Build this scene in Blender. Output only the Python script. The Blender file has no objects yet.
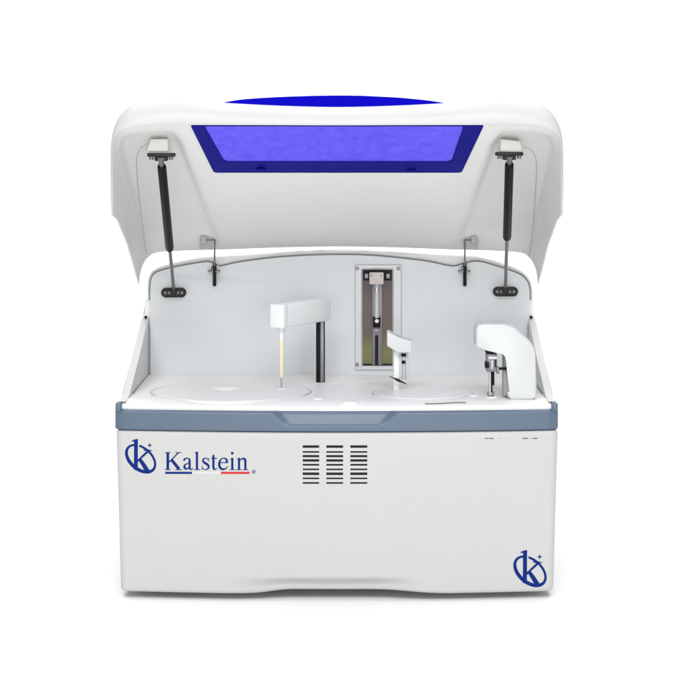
import bpy, bmesh, math, random
from mathutils import Vector, Matrix

random.seed(4)
S = bpy.context.scene
COL = S.collection

# ------------------------------------------------------------------ camera, world, lights
ZC, DIST, FPX = 0.896, 4.0, 2080.0        # eye height, distance, focal length in 700-px units
X0 = -0.025                                # the machine stands a little left of the lens axis
cd = bpy.data.cameras.new('camera')
cam = bpy.data.objects.new('camera', cd)
COL.objects.link(cam)
cam.location = (0, -DIST, ZC)
cam.rotation_euler = (math.radians(90), 0, 0)
cd.sensor_width = 36.0
cd.lens = FPX / 700 * 36.0
cd.shift_y = -(350 - 131) / 700
cd.clip_end = 200
S.camera = cam

w = bpy.data.worlds.new('World')
S.world = w
w.use_nodes = True
bgn = w.node_tree.nodes['Background']
bgn.inputs[0].default_value = (1.0, 1.0, 1.0, 1)
bgn.inputs[1].default_value = 0.26

def area(name, loc, aim, sx, sy, power, color=(1, 1, 1)):
    ld = bpy.data.lights.new(name, 'AREA')
    ld.shape = 'RECTANGLE'
    ld.size, ld.size_y = sx, sy
    ld.energy = power
    ld.color = color
    o = bpy.data.objects.new(name, ld)
    COL.objects.link(o)
    o.location = loc
    d = Vector(aim) - Vector(loc)
    o.rotation_euler = d.to_track_quat('-Z', 'Y').to_euler()
    return o

area('overhead_softbox', (0, 0.95, 3.6), (0, 0.7, 0), 4.5, 4.5, 125)
area('high_front_softbox', (-0.15, -5.6, 5.2), (0, 0.0, 0.2), 5.0, 3.2, 400)
area('low_front_softbox', (0.3, -6.5, 0.75), (0, 0.2, 0.6), 4.0, 1.3, 100)
area('backdrop_softbox', (0, 1.7, 3.9), (0, 4.2, 1.2), 5.0, 1.0, 60)

S.view_settings.view_transform = 'Standard'
S.view_settings.look = 'None'
S.view_settings.exposure = 0.0
S.view_settings.gamma = 1.0

# ------------------------------------------------------------------ helpers
def P(px, py, Y):
    """point of the machine (local coordinates) seen at a photo pixel, at depth Y"""
    k = (DIST + Y) / FPX
    return Vector(((px - 350) * k - X0, Y, ZC - (py - 131) * k))

def sm(a, b, x):
    t = min(1.0, max(0.0, (x - a) / (b - a)))
    return t * t * (3 - 2 * t)

def lerp(a, b, t):
    return a + (b - a) * t

def mat(name, col, rough=0.45, metal=0.0, bump=0.0, bscale=900.0, vary=0.02, spec=0.5, coat=0.0):
    m = bpy.data.materials.new(name)
    m.use_nodes = True
    nt = m.node_tree
    b = nt.nodes['Principled BSDF']
    b.inputs['Roughness'].default_value = rough
    b.inputs['Metallic'].default_value = metal
    b.inputs['Specular IOR Level'].default_value = spec
    b.inputs['Coat Weight'].default_value = coat
    tc = nt.nodes.new('ShaderNodeTexCoord')
    n = nt.nodes.new('ShaderNodeTexNoise')
    n.inputs['Scale'].default_value = 9.0
    n.inputs['Detail'].default_value = 6.0
    nt.links.new(tc.outputs['Object'], n.inputs['Vector'])
    mx = nt.nodes.new('ShaderNodeMix')
    mx.data_type = 'RGBA'
    mx.inputs['A'].default_value = tuple(c * (1 - vary) for c in col) + (1,)
    mx.inputs['B'].default_value = tuple(min(1, c * (1 + vary)) for c in col) + (1,)
    nt.links.new(n.outputs['Fac'], mx.inputs['Factor'])
    nt.links.new(mx.outputs['Result'], b.inputs['Base Color'])
    if bump:
        n2 = nt.nodes.new('ShaderNodeTexNoise')
        n2.inputs['Scale'].default_value = bscale
        n2.inputs['Detail'].default_value = 2.0
        nt.links.new(tc.outputs['Object'], n2.inputs['Vector'])
        bp = nt.nodes.new('ShaderNodeBump')
        bp.inputs['Strength'].default_value = bump
        bp.inputs['Distance'].default_value = 0.0004
        nt.links.new(n2.outputs['Fac'], bp.inputs['Height'])
        nt.links.new(bp.outputs['Normal'], b.inputs['Normal'])
    return m

M = {}
M['shell'] = mat('white_shell_plastic', (0.63, 0.625, 0.625), 0.4, bump=0.25)
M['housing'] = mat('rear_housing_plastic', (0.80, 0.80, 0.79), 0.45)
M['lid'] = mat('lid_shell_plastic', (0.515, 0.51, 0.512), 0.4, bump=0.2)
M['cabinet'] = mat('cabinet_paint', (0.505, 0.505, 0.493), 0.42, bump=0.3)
M['lining'] = mat('lid_lining_plastic', (0.735, 0.745, 0.72), 0.5, bump=0.25)
M['rear'] = mat('rear_panel_paint', (0.676, 0.697, 0.709), 0.45, bump=0.3)
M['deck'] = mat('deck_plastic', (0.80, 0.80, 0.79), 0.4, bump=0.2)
M['disc'] = mat('disc_cover_plastic', (0.80, 0.795, 0.785), 0.3)
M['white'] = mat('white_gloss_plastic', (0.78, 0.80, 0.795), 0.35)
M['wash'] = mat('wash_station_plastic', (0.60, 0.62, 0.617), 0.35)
M['cream'] = mat('cream_plastic', (0.80, 0.785, 0.735), 0.4)
M['tube'] = mat('yellowed_tubing', (0.74, 0.70, 0.50), 0.3)
M['bar'] = mat('slate_blue_plastic', (0.092, 0.134, 0.190), 0.38, bump=0.2)
M['grip'] = mat('pale_blue_plastic', (0.21, 0.31, 0.47), 0.3)
M['frame_blue'] = mat('dark_blue_plastic', (0.006, 0.007, 0.20), 0.5, spec=0.05)
M['pane'] = mat('violet_blue_pane', (0.125, 0.10, 0.88), 0.4, vary=0.16, spec=0.2)
M['cover'] = mat('deep_blue_acrylic', (0.004, 0.003, 0.34), 0.6, spec=0.0)
M['black'] = mat('black_satin', (0.007, 0.007, 0.008), 0.4, spec=0.12)
M['bracket'] = mat('bracket_black', (0.013, 0.013, 0.014), 0.45, spec=0.3)
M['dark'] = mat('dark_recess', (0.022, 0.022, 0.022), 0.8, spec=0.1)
M['seam'] = mat('grey_seal', (0.22, 0.23, 0.24), 0.6)
M['seam_pale'] = mat('pale_grey_seal', (0.66, 0.66, 0.66), 0.6)
M['grey_pale'] = mat('pale_grey_plastic', (0.54, 0.56, 0.56), 0.4)
M['edge'] = mat('lining_edge', (0.50, 0.51, 0.49), 0.6)
M['steel'] = mat('brushed_steel', (0.55, 0.55, 0.56), 0.3, metal=1.0)
M['gun'] = mat('dull_grey_metal', (0.20, 0.195, 0.21), 0.4, metal=0.8)
M['slot'] = mat('brown_slot_line', (0.17, 0.15, 0.14), 0.6)  # brown of the finger slot line
M['alu'] = mat('matt_aluminium', (0.52, 0.53, 0.545), 0.42, metal=0.3)
M['grey'] = mat('grey_plastic', (0.40, 0.40, 0.40), 0.5)
M['pink'] = mat('beige_block', (0.58, 0.52, 0.50), 0.4)
M['navy'] = mat('navy_ink', (0.005, 0.022, 0.175), 0.6, vary=0.0, spec=0.08)
M['red'] = mat('red_ink', (0.58, 0.03, 0.035), 0.6, vary=0.0, spec=0.1)
M['white_ink'] = mat('white_ink', (0.60, 0.60, 0.60), 0.5, vary=0.0)
M['ink'] = mat('faded_black_ink', (0.10, 0.10, 0.10), 0.6, vary=0.0)
M['rubber'] = mat('black_rubber', (0.03, 0.03, 0.03), 0.8)
M['floor'] = mat('white_studio_sweep', (0.93, 0.93, 0.93), 0.6, vary=0.004, spec=0.2)

_nt = M['pane'].node_tree
_noise = next(n for n in _nt.nodes if n.type == 'TEX_NOISE')
_noise.inputs['Scale'].default_value = 48.0
_noise.inputs['Roughness'].default_value = 0.65
_ramp = _nt.nodes.new('ShaderNodeValToRGB')
_ramp.color_ramp.elements[0].position, _ramp.color_ramp.elements[0].color = 0.32, (0.088, 0.066, 0.80, 1)
_ramp.color_ramp.elements[1].position, _ramp.color_ramp.elements[1].color = 0.70, (0.138, 0.116, 0.90, 1)
_nt.links.new(_noise.outputs['Fac'], _ramp.inputs[0])
_nt.links.new(_ramp.outputs[0], _nt.nodes['Principled BSDF'].inputs['Base Color'])

def obj(name, bm, m, parent=None, sharp=35):
    bmesh.ops.recalc_face_normals(bm, faces=bm.faces)
    me = bpy.data.meshes.new(name)
    bm.to_mesh(me)
    bm.free()
    for mm in (m if isinstance(m, (list, tuple)) else [m]):
        me.materials.append(mm)
    for p in me.polygons:
        p.use_smooth = True
    me.set_sharp_from_angle(angle=math.radians(sharp))
    o = bpy.data.objects.new(name, me)
    COL.objects.link(o)
    if parent:
        o.parent = parent
    return o

def box(bm, c, s, bev=0.0, rot=None, seg=3):
    r = bmesh.ops.create_cube(bm, size=1.0)
    vs = r['verts']
    bmesh.ops.scale(bm, vec=s, verts=vs)
    if bev:
        es = list({e for v in vs for e in v.link_edges})
        g = bmesh.ops.bevel(bm, geom=es, offset=bev, segments=seg, profile=0.5, affect='EDGES')
        vs = list({v for f in g['faces'] for v in f.verts} | {v for v in vs if v.is_valid})
    if rot is not None:
        bmesh.ops.rotate(bm, cent=(0, 0, 0), matrix=rot, verts=vs)
    bmesh.ops.translate(bm, vec=c, verts=vs)
    return vs

def tube(bm, pts, rad, n=16, cap=True):
    pts = [Vector(p) for p in pts]
    rs = rad if isinstance(rad, (list, tuple)) else [rad] * len(pts)
    rings = []
    up = None
    for i, p in enumerate(pts):
        a = pts[max(0, i - 1)]
        b = pts[min(len(pts) - 1, i + 1)]
        d = (b - a).normalized() if (b - a).length > 1e-9 else Vector((0, 0, 1))
        if up is None:
            up = Vector((0, 1, 0)) if abs(d.y) < 0.9 else Vector((1, 0, 0))
        u = (up - d * up.dot(d)).normalized()
        v = d.cross(u)
        up = u
        rings.append([bm.verts.new(p + (u * math.cos(2 * math.pi * k / n) + v * math.sin(2 * math.pi * k / n)) * rs[i]) for k in range(n)])
    for r0, r1 in zip(rings, rings[1:]):
        for k in range(n):
            bm.faces.new((r0[k], r0[(k + 1) % n], r1[(k + 1) % n], r1[k]))
    if cap:
        bm.faces.new(rings[0])
        bm.faces.new(rings[-1])

def lathe(bm, c, prof, n=48, axis='Z'):
    """prof: list of (radius, height) from the bottom up; closed at both ends"""
    rings = []
    for r, h in prof:
        ring = []
        for k in range(n):
            a = 2 * math.pi * k / n
            if axis == 'Z':
                q = Vector((r * math.cos(a), r * math.sin(a), h))
            else:
                q = Vector((r * math.cos(a), -h, r * math.sin(a)))
            ring.append(bm.verts.new(Vector(c) + q))
        rings.append(ring)
    for r0, r1 in zip(rings, rings[1:]):
        for k in range(n):
            bm.faces.new((r0[k], r0[(k + 1) % n], r1[(k + 1) % n], r1[k]))
    bm.faces.new(rings[0])
    bm.faces.new(rings[-1])

def extrude_xz(bm, pts, y0, y1, bev=0.0, seg=3):
    """outline given as (x, z) extruded from y0 (front) to y1"""
    a = [bm.verts.new((x, y0, z)) for x, z in pts]
    b = [bm.verts.new((x, y1, z)) for x, z in pts]
    n = len(pts)
    f0 = bm.faces.new(a)
    f1 = bm.faces.new(b)
    for i in range(n):
        bm.faces.new((a[i], a[(i + 1) % n], b[(i + 1) % n], b[i]))
    if bev:
        es = [e for e in f0.edges] + [e for e in f1.edges]
        bmesh.ops.bevel(bm, geom=es, offset=bev, segments=seg, profile=0.5, affect='EDGES')

def extrude_yz(bm, pts, x0, x1, bev=0.0, seg=3):
    a = [bm.verts.new((x0, y, z)) for y, z in pts]
    b = [bm.verts.new((x1, y, z)) for y, z in pts]
    n = len(pts)
    f0 = bm.faces.new(a)
    f1 = bm.faces.new(b)
    sides = [bm.faces.new((a[i], a[(i + 1) % n], b[(i + 1) % n], b[i])) for i in range(n)]
    if bev:
        bmesh.ops.bevel(bm, geom=list(f0.edges) + list(f1.edges), offset=bev, segments=seg, profile=0.5, affect='EDGES')

def catmull(pts, per=8):
    out = []
    n = len(pts)
    for i in range(n - 1):
        p0, p1, p2, p3 = pts[max(0, i - 1)], pts[i], pts[i + 1], pts[min(n - 1, i + 2)]
        for k in range(per):
            t = k / per
            out.append(tuple(0.5 * ((2 * b) + (-a + c) * t + (2 * a - 5 * b + 4 * c - d) * t * t + (-a + 3 * b - 3 * c + d) * t ** 3)
                             for a, b, c, d in zip(p0, p1, p2, p3)))
    out.append(tuple(pts[-1]))
    return out

def grid_faces(bm, rows):
    for r0, r1 in zip(rows, rows[1:]):
        for k in range(len(r0) - 1):
            bm.faces.new((r0[k], r0[k + 1], r1[k + 1], r1[k]))

# ------------------------------------------------------------------ studio sweep (floor curving up to a wall)
FLOOR = -0.0095
bm = bmesh.new()
prof = [(-9.0, FLOOR), (-2, FLOOR), (2.6, FLOOR)]
for k in range(1, 13):
    a = math.pi / 2 * k / 12
    prof.append((2.6 + 1.6 * math.sin(a), FLOOR + 1.6 - 1.6 * math.cos(a)))
prof.append((4.2, 4.5))
rows = [[bm.verts.new((x, y, z)) for x in (-7, -3, 0, 3, 7)] for y, z in prof]
grid_faces(bm, rows)
fl = obj('studio_floor', bm, M['floor'])
fl['kind'] = 'structure'

# ------------------------------------------------------------------ the machine
root = bpy.data.objects.new('chemistry_analyzer', None)
COL.objects.link(root)
root.location = (X0, 0, 0)
root['label'] = 'white benchtop chemistry analyzer with raised blue-windowed lid and slate blue handle bar'
root['category'] = 'laboratory analyzer'

# ---- cabinet: rounded bowed box with an arched bottom edge, lofted in height
ZB, ZT = 0.004, 0.3150

def half_w(z):
    return 0.4195 + 0.0095 * min(1, max(0, z / 0.315))

def bow(x):
    return 0.030 * (x / 0.43) ** 2

def arch(x):
    return 0.0062 * (sm(-0.168, -0.085, x) * (1 - sm(0.09, 0.218, x)))

def scoop(x, z):
    return 0.015 * sm(-0.22, -0.08, x) * (1 - sm(0.05, 0.18, x)) * (1 - sm(0.017, 0.036, z))

def front_y(x, z):
    return bow(x) + scoop(x, z)

def cabinet_ring(z0, inset):
    hw = half_w(z0) - inset
    r = 0.014
    yb = 0.78 - inset
    pts = []
    NF = 110
    for i in range(NF + 1):
        x = -hw + r + (2 * hw - 2 * r) * i / NF
        pts.append((x, front_y(x, z0) + inset))
    yf = front_y(hw - r, z0) + inset
    for k in range(1, 7):
        a = math.pi / 2 * k / 6
        pts.append((hw - r + r * math.sin(a), yf + r - r * math.cos(a)))
    for k in range(1, 13):
        pts.append((hw, lerp(yf + r, yb - r, k / 12)))
    for k in range(1, 7):
        a = math.pi / 2 * k / 6
        pts.append((hw - r + r * math.cos(a), yb - r + r * math.sin(a)))
    for k in range(1, 30):
        pts.append((lerp(hw - r, -hw + r, k / 30), yb))
    for k in range(0, 7):
        a = math.pi / 2 * k / 6
        pts.append((-hw + r - r * math.sin(a), yb - r + r * math.cos(a)))
    for k in range(1, 12):
        pts.append((-hw, lerp(yb - r, yf + r, k / 12)))
    for k in range(0, 6):
        a = math.pi / 2 * k / 6
        pts.append((-hw + r - r * math.cos(a), yf + r - r * math.sin(a)))
    return pts

bm = bmesh.new()
levels = []
R1 = 0.007
for k in range(6):
    a = math.pi / 2 * k / 5
    levels.append((ZB + R1 - R1 * math.cos(a), R1 - R1 * math.sin(a)))
zz = ZB + R1
while zz < 0.06:
    zz += 0.002
    levels.append((zz, 0))
for k in range(1, 25):
    levels.append((lerp(zz, ZT - 0.005, k / 24), 0))
for k in range(1, 6):
    a = math.pi / 2 * k / 5
    levels.append((ZT - 0.005 + 0.005 * math.sin(a), 0.005 - 0.005 * math.cos(a)))
rings = []
for z0, ins in levels:
    ring = []
    s = (z0 - ZB) / (ZT - ZB)
    for x, y in cabinet_ring(z0, ins):
        ring.append(bm.verts.new((x, y, z0 + arch(x) * max(0, 1 - s * 6))))
    rings.append(ring)
n = len(rings[0])
for r0, r1 in zip(rings, rings[1:]):
    for k in range(n):
        bm.faces.new((r0[k], r0[(k + 1) % n], r1[(k + 1) % n], r1[k]))
bm.faces.new(rings[0])
bm.faces.new(rings[-1])
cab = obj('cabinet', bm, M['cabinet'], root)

# cut the ventilation pockets
cols_px = [(302.7, 319.2), (326.3, 343.1), (350.3, 367.3)]
rows_px = [446.6, 452.0, 456.2, 460.5, 464.8, 469.4, 473.8, 478.4, 483.0]
half_px = [1.3, 0.85, 1.15, 1.25, 0.95, 0.85, 1.35, 0.85, 0.9]
slots = []
for cx0, cx1 in cols_px:
    for ry, hh in zip(rows_px, half_px):
        a = P(cx0, ry - hh, 0)
        b = P(cx1, ry + hh, 0)
        slots.append((a.x, b.x, b.z, a.z))
bm = bmesh.new()
for x0, x1, z0, z1 in slots:
    box(bm, ((x0 + x1) / 2, 0.0, (z0 + z1) / 2), (x1 - x0, 0.03, z1 - z0))
cut = obj('cutter', bm, M['dark'])
md = cab.modifiers.new('cut', 'BOOLEAN')
cut.location = (X0, 0, 0)
md.object = cut
md.operation = 'DIFFERENCE'
md.solver = 'EXACT'
dg = bpy.context.evaluated_depsgraph_get()
me2 = bpy.data.meshes.new_from_object(cab.evaluated_get(dg))
cab.modifiers.clear()
cab.data = me2
me2.set_sharp_from_angle(angle=math.radians(35))
bpy.data.objects.remove(cut)
for x0, x1, z0, z1 in slots:                         # a dark block in each pocket, painting in its shade
    bm = bmesh.new()
    e = 0.0001
    yf, yb = front_y((x0 + x1) / 2, 0.2) + 0.0012, 0.0146
    box(bm, ((x0 + x1) / 2, (yf + yb) / 2, (z0 + z1) / 2), (x1 - x0 - 2 * e, yb - yf, z1 - z0 - 2 * e))
    obj('vent_slot', bm, M['dark'], cab)

for fx in (-0.36, 0.36):
    for fy in (0.24, 0.68):
        bm = bmesh.new()
        lathe(bm, (fx, fy, FLOOR), [(0.018, 0.0), (0.020, 0.002), (0.020, 0.0160)], 32)
        obj('rubber_foot', bm, M['rubber'], root)

# ---- upper body (white tray shell between cabinet and deck)
bm = bmesh.new()
def tray_ring(z, ins):
    hw = 0.4265 - min(ins, 0.006)
    pts = []
    for i in range(61):
        x = lerp(-hw, hw, i / 60)
        pts.append((x, bow(x) + 0.021 + ins, z))
    pts += [(hw, lerp(0.05, 0.775, k / 6), z) for k in range(1, 7)]
    pts += [(-hw, lerp(0.775, 0.05, k / 6), z) for k in range(0, 6)]
    return [bm.verts.new(p) for p in pts]
def roll(ins):                                    # the deck rolls down gently to its front lip
    return 0.370 - 0.0072 * max(0.0, (0.045 - ins) / 0.042) ** 2
tr = [tray_ring(z_, i_) for z_, i_ in [(0.3156, 0), (0.3555, 0), (0.3592, 0.0006), (0.3614, 0.0016)] + [(roll(0.003 + 0.042 * k / 14), 0.003 + 0.042 * k / 14) for k in range(15)]]
def deck_z(x, y):
    return roll(max(0.003, y - bow(x) - 0.0215))
for r0, r1 in zip(tr, tr[1:]):
    for k in range(len(r0)):
        bm.faces.new((r0[k], r0[(k + 1) % len(r0)], r1[(k + 1) % len(r0)], r1[k]))
bm.faces.new(tr[0])
bm.faces.new(tr[-1])
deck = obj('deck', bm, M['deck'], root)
DZ = 0.370

# ---- slate blue handle bar with a scooped grip
bm = bmesh.new()
BZ0, BZ1 = 0.3158, 0.3552
def grip_mask(x, z):
    t = (z - BZ0) / (BZ1 - BZ0)
    lip = 0.35
    xl = lerp(-0.098, -0.122, min(1, max(0, (t - lip) / 0.6)))
    xr = lerp(0.088, 0.114, min(1, max(0, (t - lip) / 0.6)))
    m = sm(xl - 0.006, xl + 0.012, x) * (1 - sm(xr - 0.012, xr + 0.006, x))
    return m, t
def bar_front(x, z):
    m, t = grip_mask(x, z)
    y = bow(x) + 0.0055
    q = min(1.0, max(0.0, (t - 0.315) / 0.62))
    return y + m * (0.0125 * q + 0.0012 * min(1.0, q * 8))
XL, XR = -0.4325, 0.4305
sect = []                                        # (z, extra inset) round-edged front section
rb, rt_ = 0.0035, 0.0065
for k in range(7):
    a = math.pi / 2 * k / 6
    sect.append((BZ0 + rb - rb * math.cos(a), rb - rb * math.sin(a)))
for k in range(1, 40):
    sect.append((lerp(BZ0 + rb, BZ1 - rt_, k / 40), 0))
for k in range(7):
    a = math.pi / 2 * k / 6
    sect.append((BZ1 - rt_ + rt_ * math.sin(a), rt_ - rt_ * math.cos(a)))
rows = []
NX = 260
rc = 0.016
for z, ins in sect:
    row = []
    for k in range(8):                           # left wrap-round end
        a = math.pi / 2 * k / 8
        y_end = bow(XL) + 0.0055
        if k == 0:
            row.append(bm.verts.new((XL + ins, 0.070, z)))
        row.append(bm.verts.new((XL + ins + (rc - rc * math.cos(a)), y_end + ins + rc - rc * math.sin(a), z)))
    for i in range(NX + 1):
        x = lerp(XL + rc, XR - rc, i / NX)
        row.append(bm.verts.new((x, bar_front(x, z) + ins, z)))
    for k in range(1, 9):
        a = math.pi / 2 * k / 8
        row.append(bm.verts.new((XR - ins - rc + rc * math.sin(a), bow(XR) + 0.0055 + ins + rc - rc * math.cos(a), z)))
    row.append(bm.verts.new((XR - ins, 0.070, z)))
    rows.append(row)
grid_faces(bm, rows)
# back and ends closed
back = [[bm.verts.new((max(-0.4235, min(0.4235, v.co.x)), max(v.co.y, bow(v.co.x) + 0.0195) if abs(v.co.x) < 0.41 else 0.0705, z)) for v in rows[0]] for z in (BZ0 + 0.0005, BZ1 - 0.0005)]
n = len(rows[0])
for k in range(n - 1):
    bm.faces.new((rows[0][k], rows[0][k + 1], back[0][k + 1], back[0][k]))
    bm.faces.new((rows[-1][k + 1], rows[-1][k], back[1][k], back[1][k + 1]))
    bm.faces.new((back[0][k], back[0][k + 1], back[1][k + 1], back[1][k]))
for f in bm.faces:
    c = f.calc_center_median()
    m_, t_ = grip_mask(c.x, c.z)
    pass
bar = obj('handle_bar', bm, [M['bar'], M['grip']], root, 50)
for sx, cx in ((-1, XL), (1, XR)):               # the raised end caps of the bar
    bm = bmesh.new()
    box(bm, (cx - sx * 0.0075, 0.056, 0.3595), (0.012, 0.036, 0.0165), 0.003)
    obj('end_cap', bm, M['bar'], bar)

# ---- low sloping side walls beside the deck
for sx in (-1, 1):
    bm = bmesh.new()
    pts = [(0.055, 0.3685), (0.115, 0.3745), (0.30, 0.430), (0.46, 0.482), (0.505, 0.494), (0.60, 0.494), (0.60, 0.3685)]
    xi, xo = (0.4105, 0.4255)
    extrude_yz(bm, pts, sx * xi, sx * xo, 0.003)
    obj('side_wall', bm, M['shell'], root)
    bm = bmesh.new()                             # grey seal strip along the foot and rear edge of the wall
    tube(bm, [(sx * 0.4102, 0.16, DZ + 0.001), (sx * 0.4102, 0.494, DZ + 0.001), (sx * 0.4102, 0.496, 0.478)], 0.0011, 8)
    obj('wall_seal', bm, M['seam'], root)
    bm = bmesh.new()
    lathe(bm, (sx * 0.416, 0.494, 0.494), [(0.0028, 0), (0.0032, 0.001), (0.0032, 0.004), (0.002, 0.005)], 16, 'Y')
    obj('stop_pin', bm, M['black'], root)

# ---- rear housing and its inset panel
YP = 0.50
arch_px = [(150.4, 300), (150.6, 286), (152.2, 277.4), (158, 272), (179, 266.5), (203, 262.5), (211, 262.6), (218, 266.2), (226, 265.4), (237, 262.8), (271, 258.2), (305, 255.8),
           (340, 255), (375, 256), (423, 261), (446, 265.6), (455, 266.4), (463, 264.2), (477, 261.6), (494.6, 265.8), (518.6, 274), (527, 281.6), (529.3, 290), (529.6, 300)]
arch = [(v.x, v.z) for v in (P(px, py, YP) for px, py in arch_px)]
arch_s = catmull(arch, 6)
outline = [(arch_s[0][0], DZ - 0.001)] + arch_s + [(arch_s[-1][0], DZ - 0.001)]
bm = bmesh.new()
extrude_xz(bm, outline, YP - 0.004, YP + 0.01, 0.0012, 2)
rear = obj('rear_panel', bm, M['rear'], root)
# housing behind, a few mm larger all round
def grow(pts, d):
    out = []
    for i, (x, z) in enumerate(pts):
        a = Vector(pts[max(0, i - 1)])
        b = Vector(pts[min(len(pts) - 1, i + 1)])
        t = (b - a).normalized()
        out.append((x - t.y * d, z + t.x * d))
    return out
smooth_px = [(150.4, 300), (150.6, 286), (152.2, 277.4), (158, 272), (179, 266.5), (203, 262.5), (237, 260.8), (271, 258.2), (305, 255.8),
             (340, 255), (375, 256), (423, 259), (460, 261), (477, 261.6), (494.6, 265.8), (518.6, 274), (527, 281.6), (529.3, 290), (529.6, 300)]
hs = catmull([(v.x, v.z) for v in (P(px, py, YP) for px, py in smooth_px)], 6)
hg = grow(hs, 0.0075)
hout = [(-0.4240, 0.369), (-0.4240, 0.50)] + [(max(-0.4240, min(0.4240, x)), z) for x, z in hg] + [(0.4240, 0.50), (0.4240, 0.369)]
bm = bmesh.new()
extrude_xz(bm, hout, YP + 0.006, 0.775, 0.004, 3)
obj('rear_housing', bm, M['housing'], root)
bm = bmesh.new()
tube(bm, [(x, YP - 0.0015, z) for x, z in grow(arch_s, 0.0016)], 0.0016, 8)
obj('panel_seal', bm, M['seam'], root)
bm = bmesh.new()
tube(bm, [(-0.405, YP - 0.0045, DZ + 0.0005), (0.408, YP - 0.0045, DZ + 0.0005)], 0.0014, 8)
obj('deck_seal', bm, M['seam_pale'], root)

# ---- lid
def half(pts):
    return pts
FI = [(.4300, -.010, .735), (.4300, -.018, .805), (.4295, -.024, .862), (.4225, -.024, .889), (.400, -.024, .902), (.365, -.024, .9068), (.330, -.024, .9085), (.288, -.024, .9085), (.15, -.024, .9082), (0, -.024, .9078)]
BI = [(.4300, .490, .566), (.4290, .503, .588), (.4240, .515, .606), (.4140, .520, .621), (.394, .520, .632), (.335, .520, .636), (.276, .520, .638), (.232, .520, .639), (.12, .520, .643), (0, .520, .645)]
FO = [(.4335, -.006, .735), (.4345, -.012, .805), (.4340, .000, .872), (.4290, .015, .905), (.417, .026, .930), (.392, .030, .9495), (.353, .030, .9580), (.300, .030, .9620), (.225, .030, .9510), (0, .030, .9425)]
BO = [(.4335, .500, .564), (.4340, .530, .595), (.4330, .560, .625), (.4280, .575, .650), (.415, .580, .668), (.385, .580, .678), (.345, .580, .682), (.290, .580, .684), (.20, .580, .688), (0, .580, .692)]
RIM = [(0, 0, 0), (.17, .175, .915), (.55, .55, .57), (.86, .87, .16), (1, 1, 0)]   # t, share of run, share of drop
def rim_frac(t):
    for (t0, a0, b0), (t1, a1, b1) in zip(RIM, RIM[1:]):
        if t <= t1:
            k = (t - t0) / (t1 - t0)
            if t0 == 0:
                return lerp(0, a1, k), lerp(1, b1, k)
            return lerp(a0, a1, k), lerp(b0, b1, k)
    return 1.0, 0.0
def side_pts(F, B, t, inner):
    ctl = []
    for i, (f, b) in enumerate(zip(F, B)):
        x, y, z = (lerp(f[j], b[j], t) for j in range(3))
        if i <= 1:
            a, d = rim_frac(t)
            wgt = 1.0 if i == 0 else 0.55
            ya = lerp(f[1], b[1], a)
            za = lerp(b[2], f[2], d)
            y, z = lerp(y, ya, wgt), lerp(z, za, wgt)
        ctl.append((x, y, z))
    pts = catmull(ctl + [(-ctl[-2][0], ctl[-2][1], ctl[-2][2])], 7)[:-7]
    if inner:
        out = []
        n = len(pts)
        env = sm(0.02, 0.16, t) * (1 - sm(0.86, 1.0, t))
        for k, (x, y, z) in enumerate(pts):
            u = k / 7.0                          # control index 0..9
            rec = sm(3.0, 3.5, u) * (1 - sm(6.0, 6.85, u))
            z += 0.021 * rec * env
            # step between the outer flange and the recessed strut pocket
            st = sm(2.35, 2.6, u) * (1 - sm(3.4, 4.2, u)) * sm(0.10, 0.14, t) * (1 - sm(0.9, 1.0, t))
            x += 0.006 * st
            out.append((x, y, z))
        pts = out
    return pts
def full(F, B, t, inner):
    h = side_pts(F, B, t, inner)
    return h + [(-x, y, z) for x, y, z in reversed(h[:-1])]
bm = bmesh.new()
NT = 56
inn = [[bm.verts.new(p) for p in full(FI, BI, i / NT, True)] for i in range(NT + 1)]
out = [[bm.verts.new(p) for p in full(FO, BO, i / NT, False)] for i in range(NT + 1)]
grid_faces(bm, inn)
NIN = len(bm.faces)
grid_faces(bm, out)
def blend_rows(a, b, back):
    rws = [a]
    for k in range(1, 6):
        q = k / 6
        row = []
        for va, vb in zip(a, b):
            # quarter-round: leave the inner edge upward, arrive at the outer edge going backward
            s, c = math.sin(q * math.pi / 2), 1 - math.cos(q * math.pi / 2)
            p = Vector((lerp(va.co.x, vb.co.x, s), lerp(va.co.y, vb.co.y, c if not back else q), lerp(va.co.z, vb.co.z, s if not back else q)))
            row.append(bm.verts.new(p))
        rws.append(row)
    rws.append(b)
    grid_faces(bm, rws)
blend_rows(inn[0], out[0], False)
blend_rows(inn[-1], out[-1], True)
for c in (0, -1):
    for i in range(NT):
        bm.faces.new((inn[i][c], inn[i + 1][c], out[i + 1][c], out[i][c]))
bm.faces.ensure_lookup_table()
for i in range(NIN):
    bm.faces[i].material_index = 1
lid = obj('lid', bm, [M['lid'], M['lining']], root, 40)

bm = bmesh.new()                                  # thin moulded line round the opening of the lid
tube(bm, [(x, y - 0.0004, z) for x, y, z in full(FI, BI, 0.0, True)], 0.0010, 8)
obj('rim_edge', bm, M['edge'], lid)

def ceil_z(y):
    return lerp(0.9080, 0.645, (y + 0.024) / 0.544)

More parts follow.
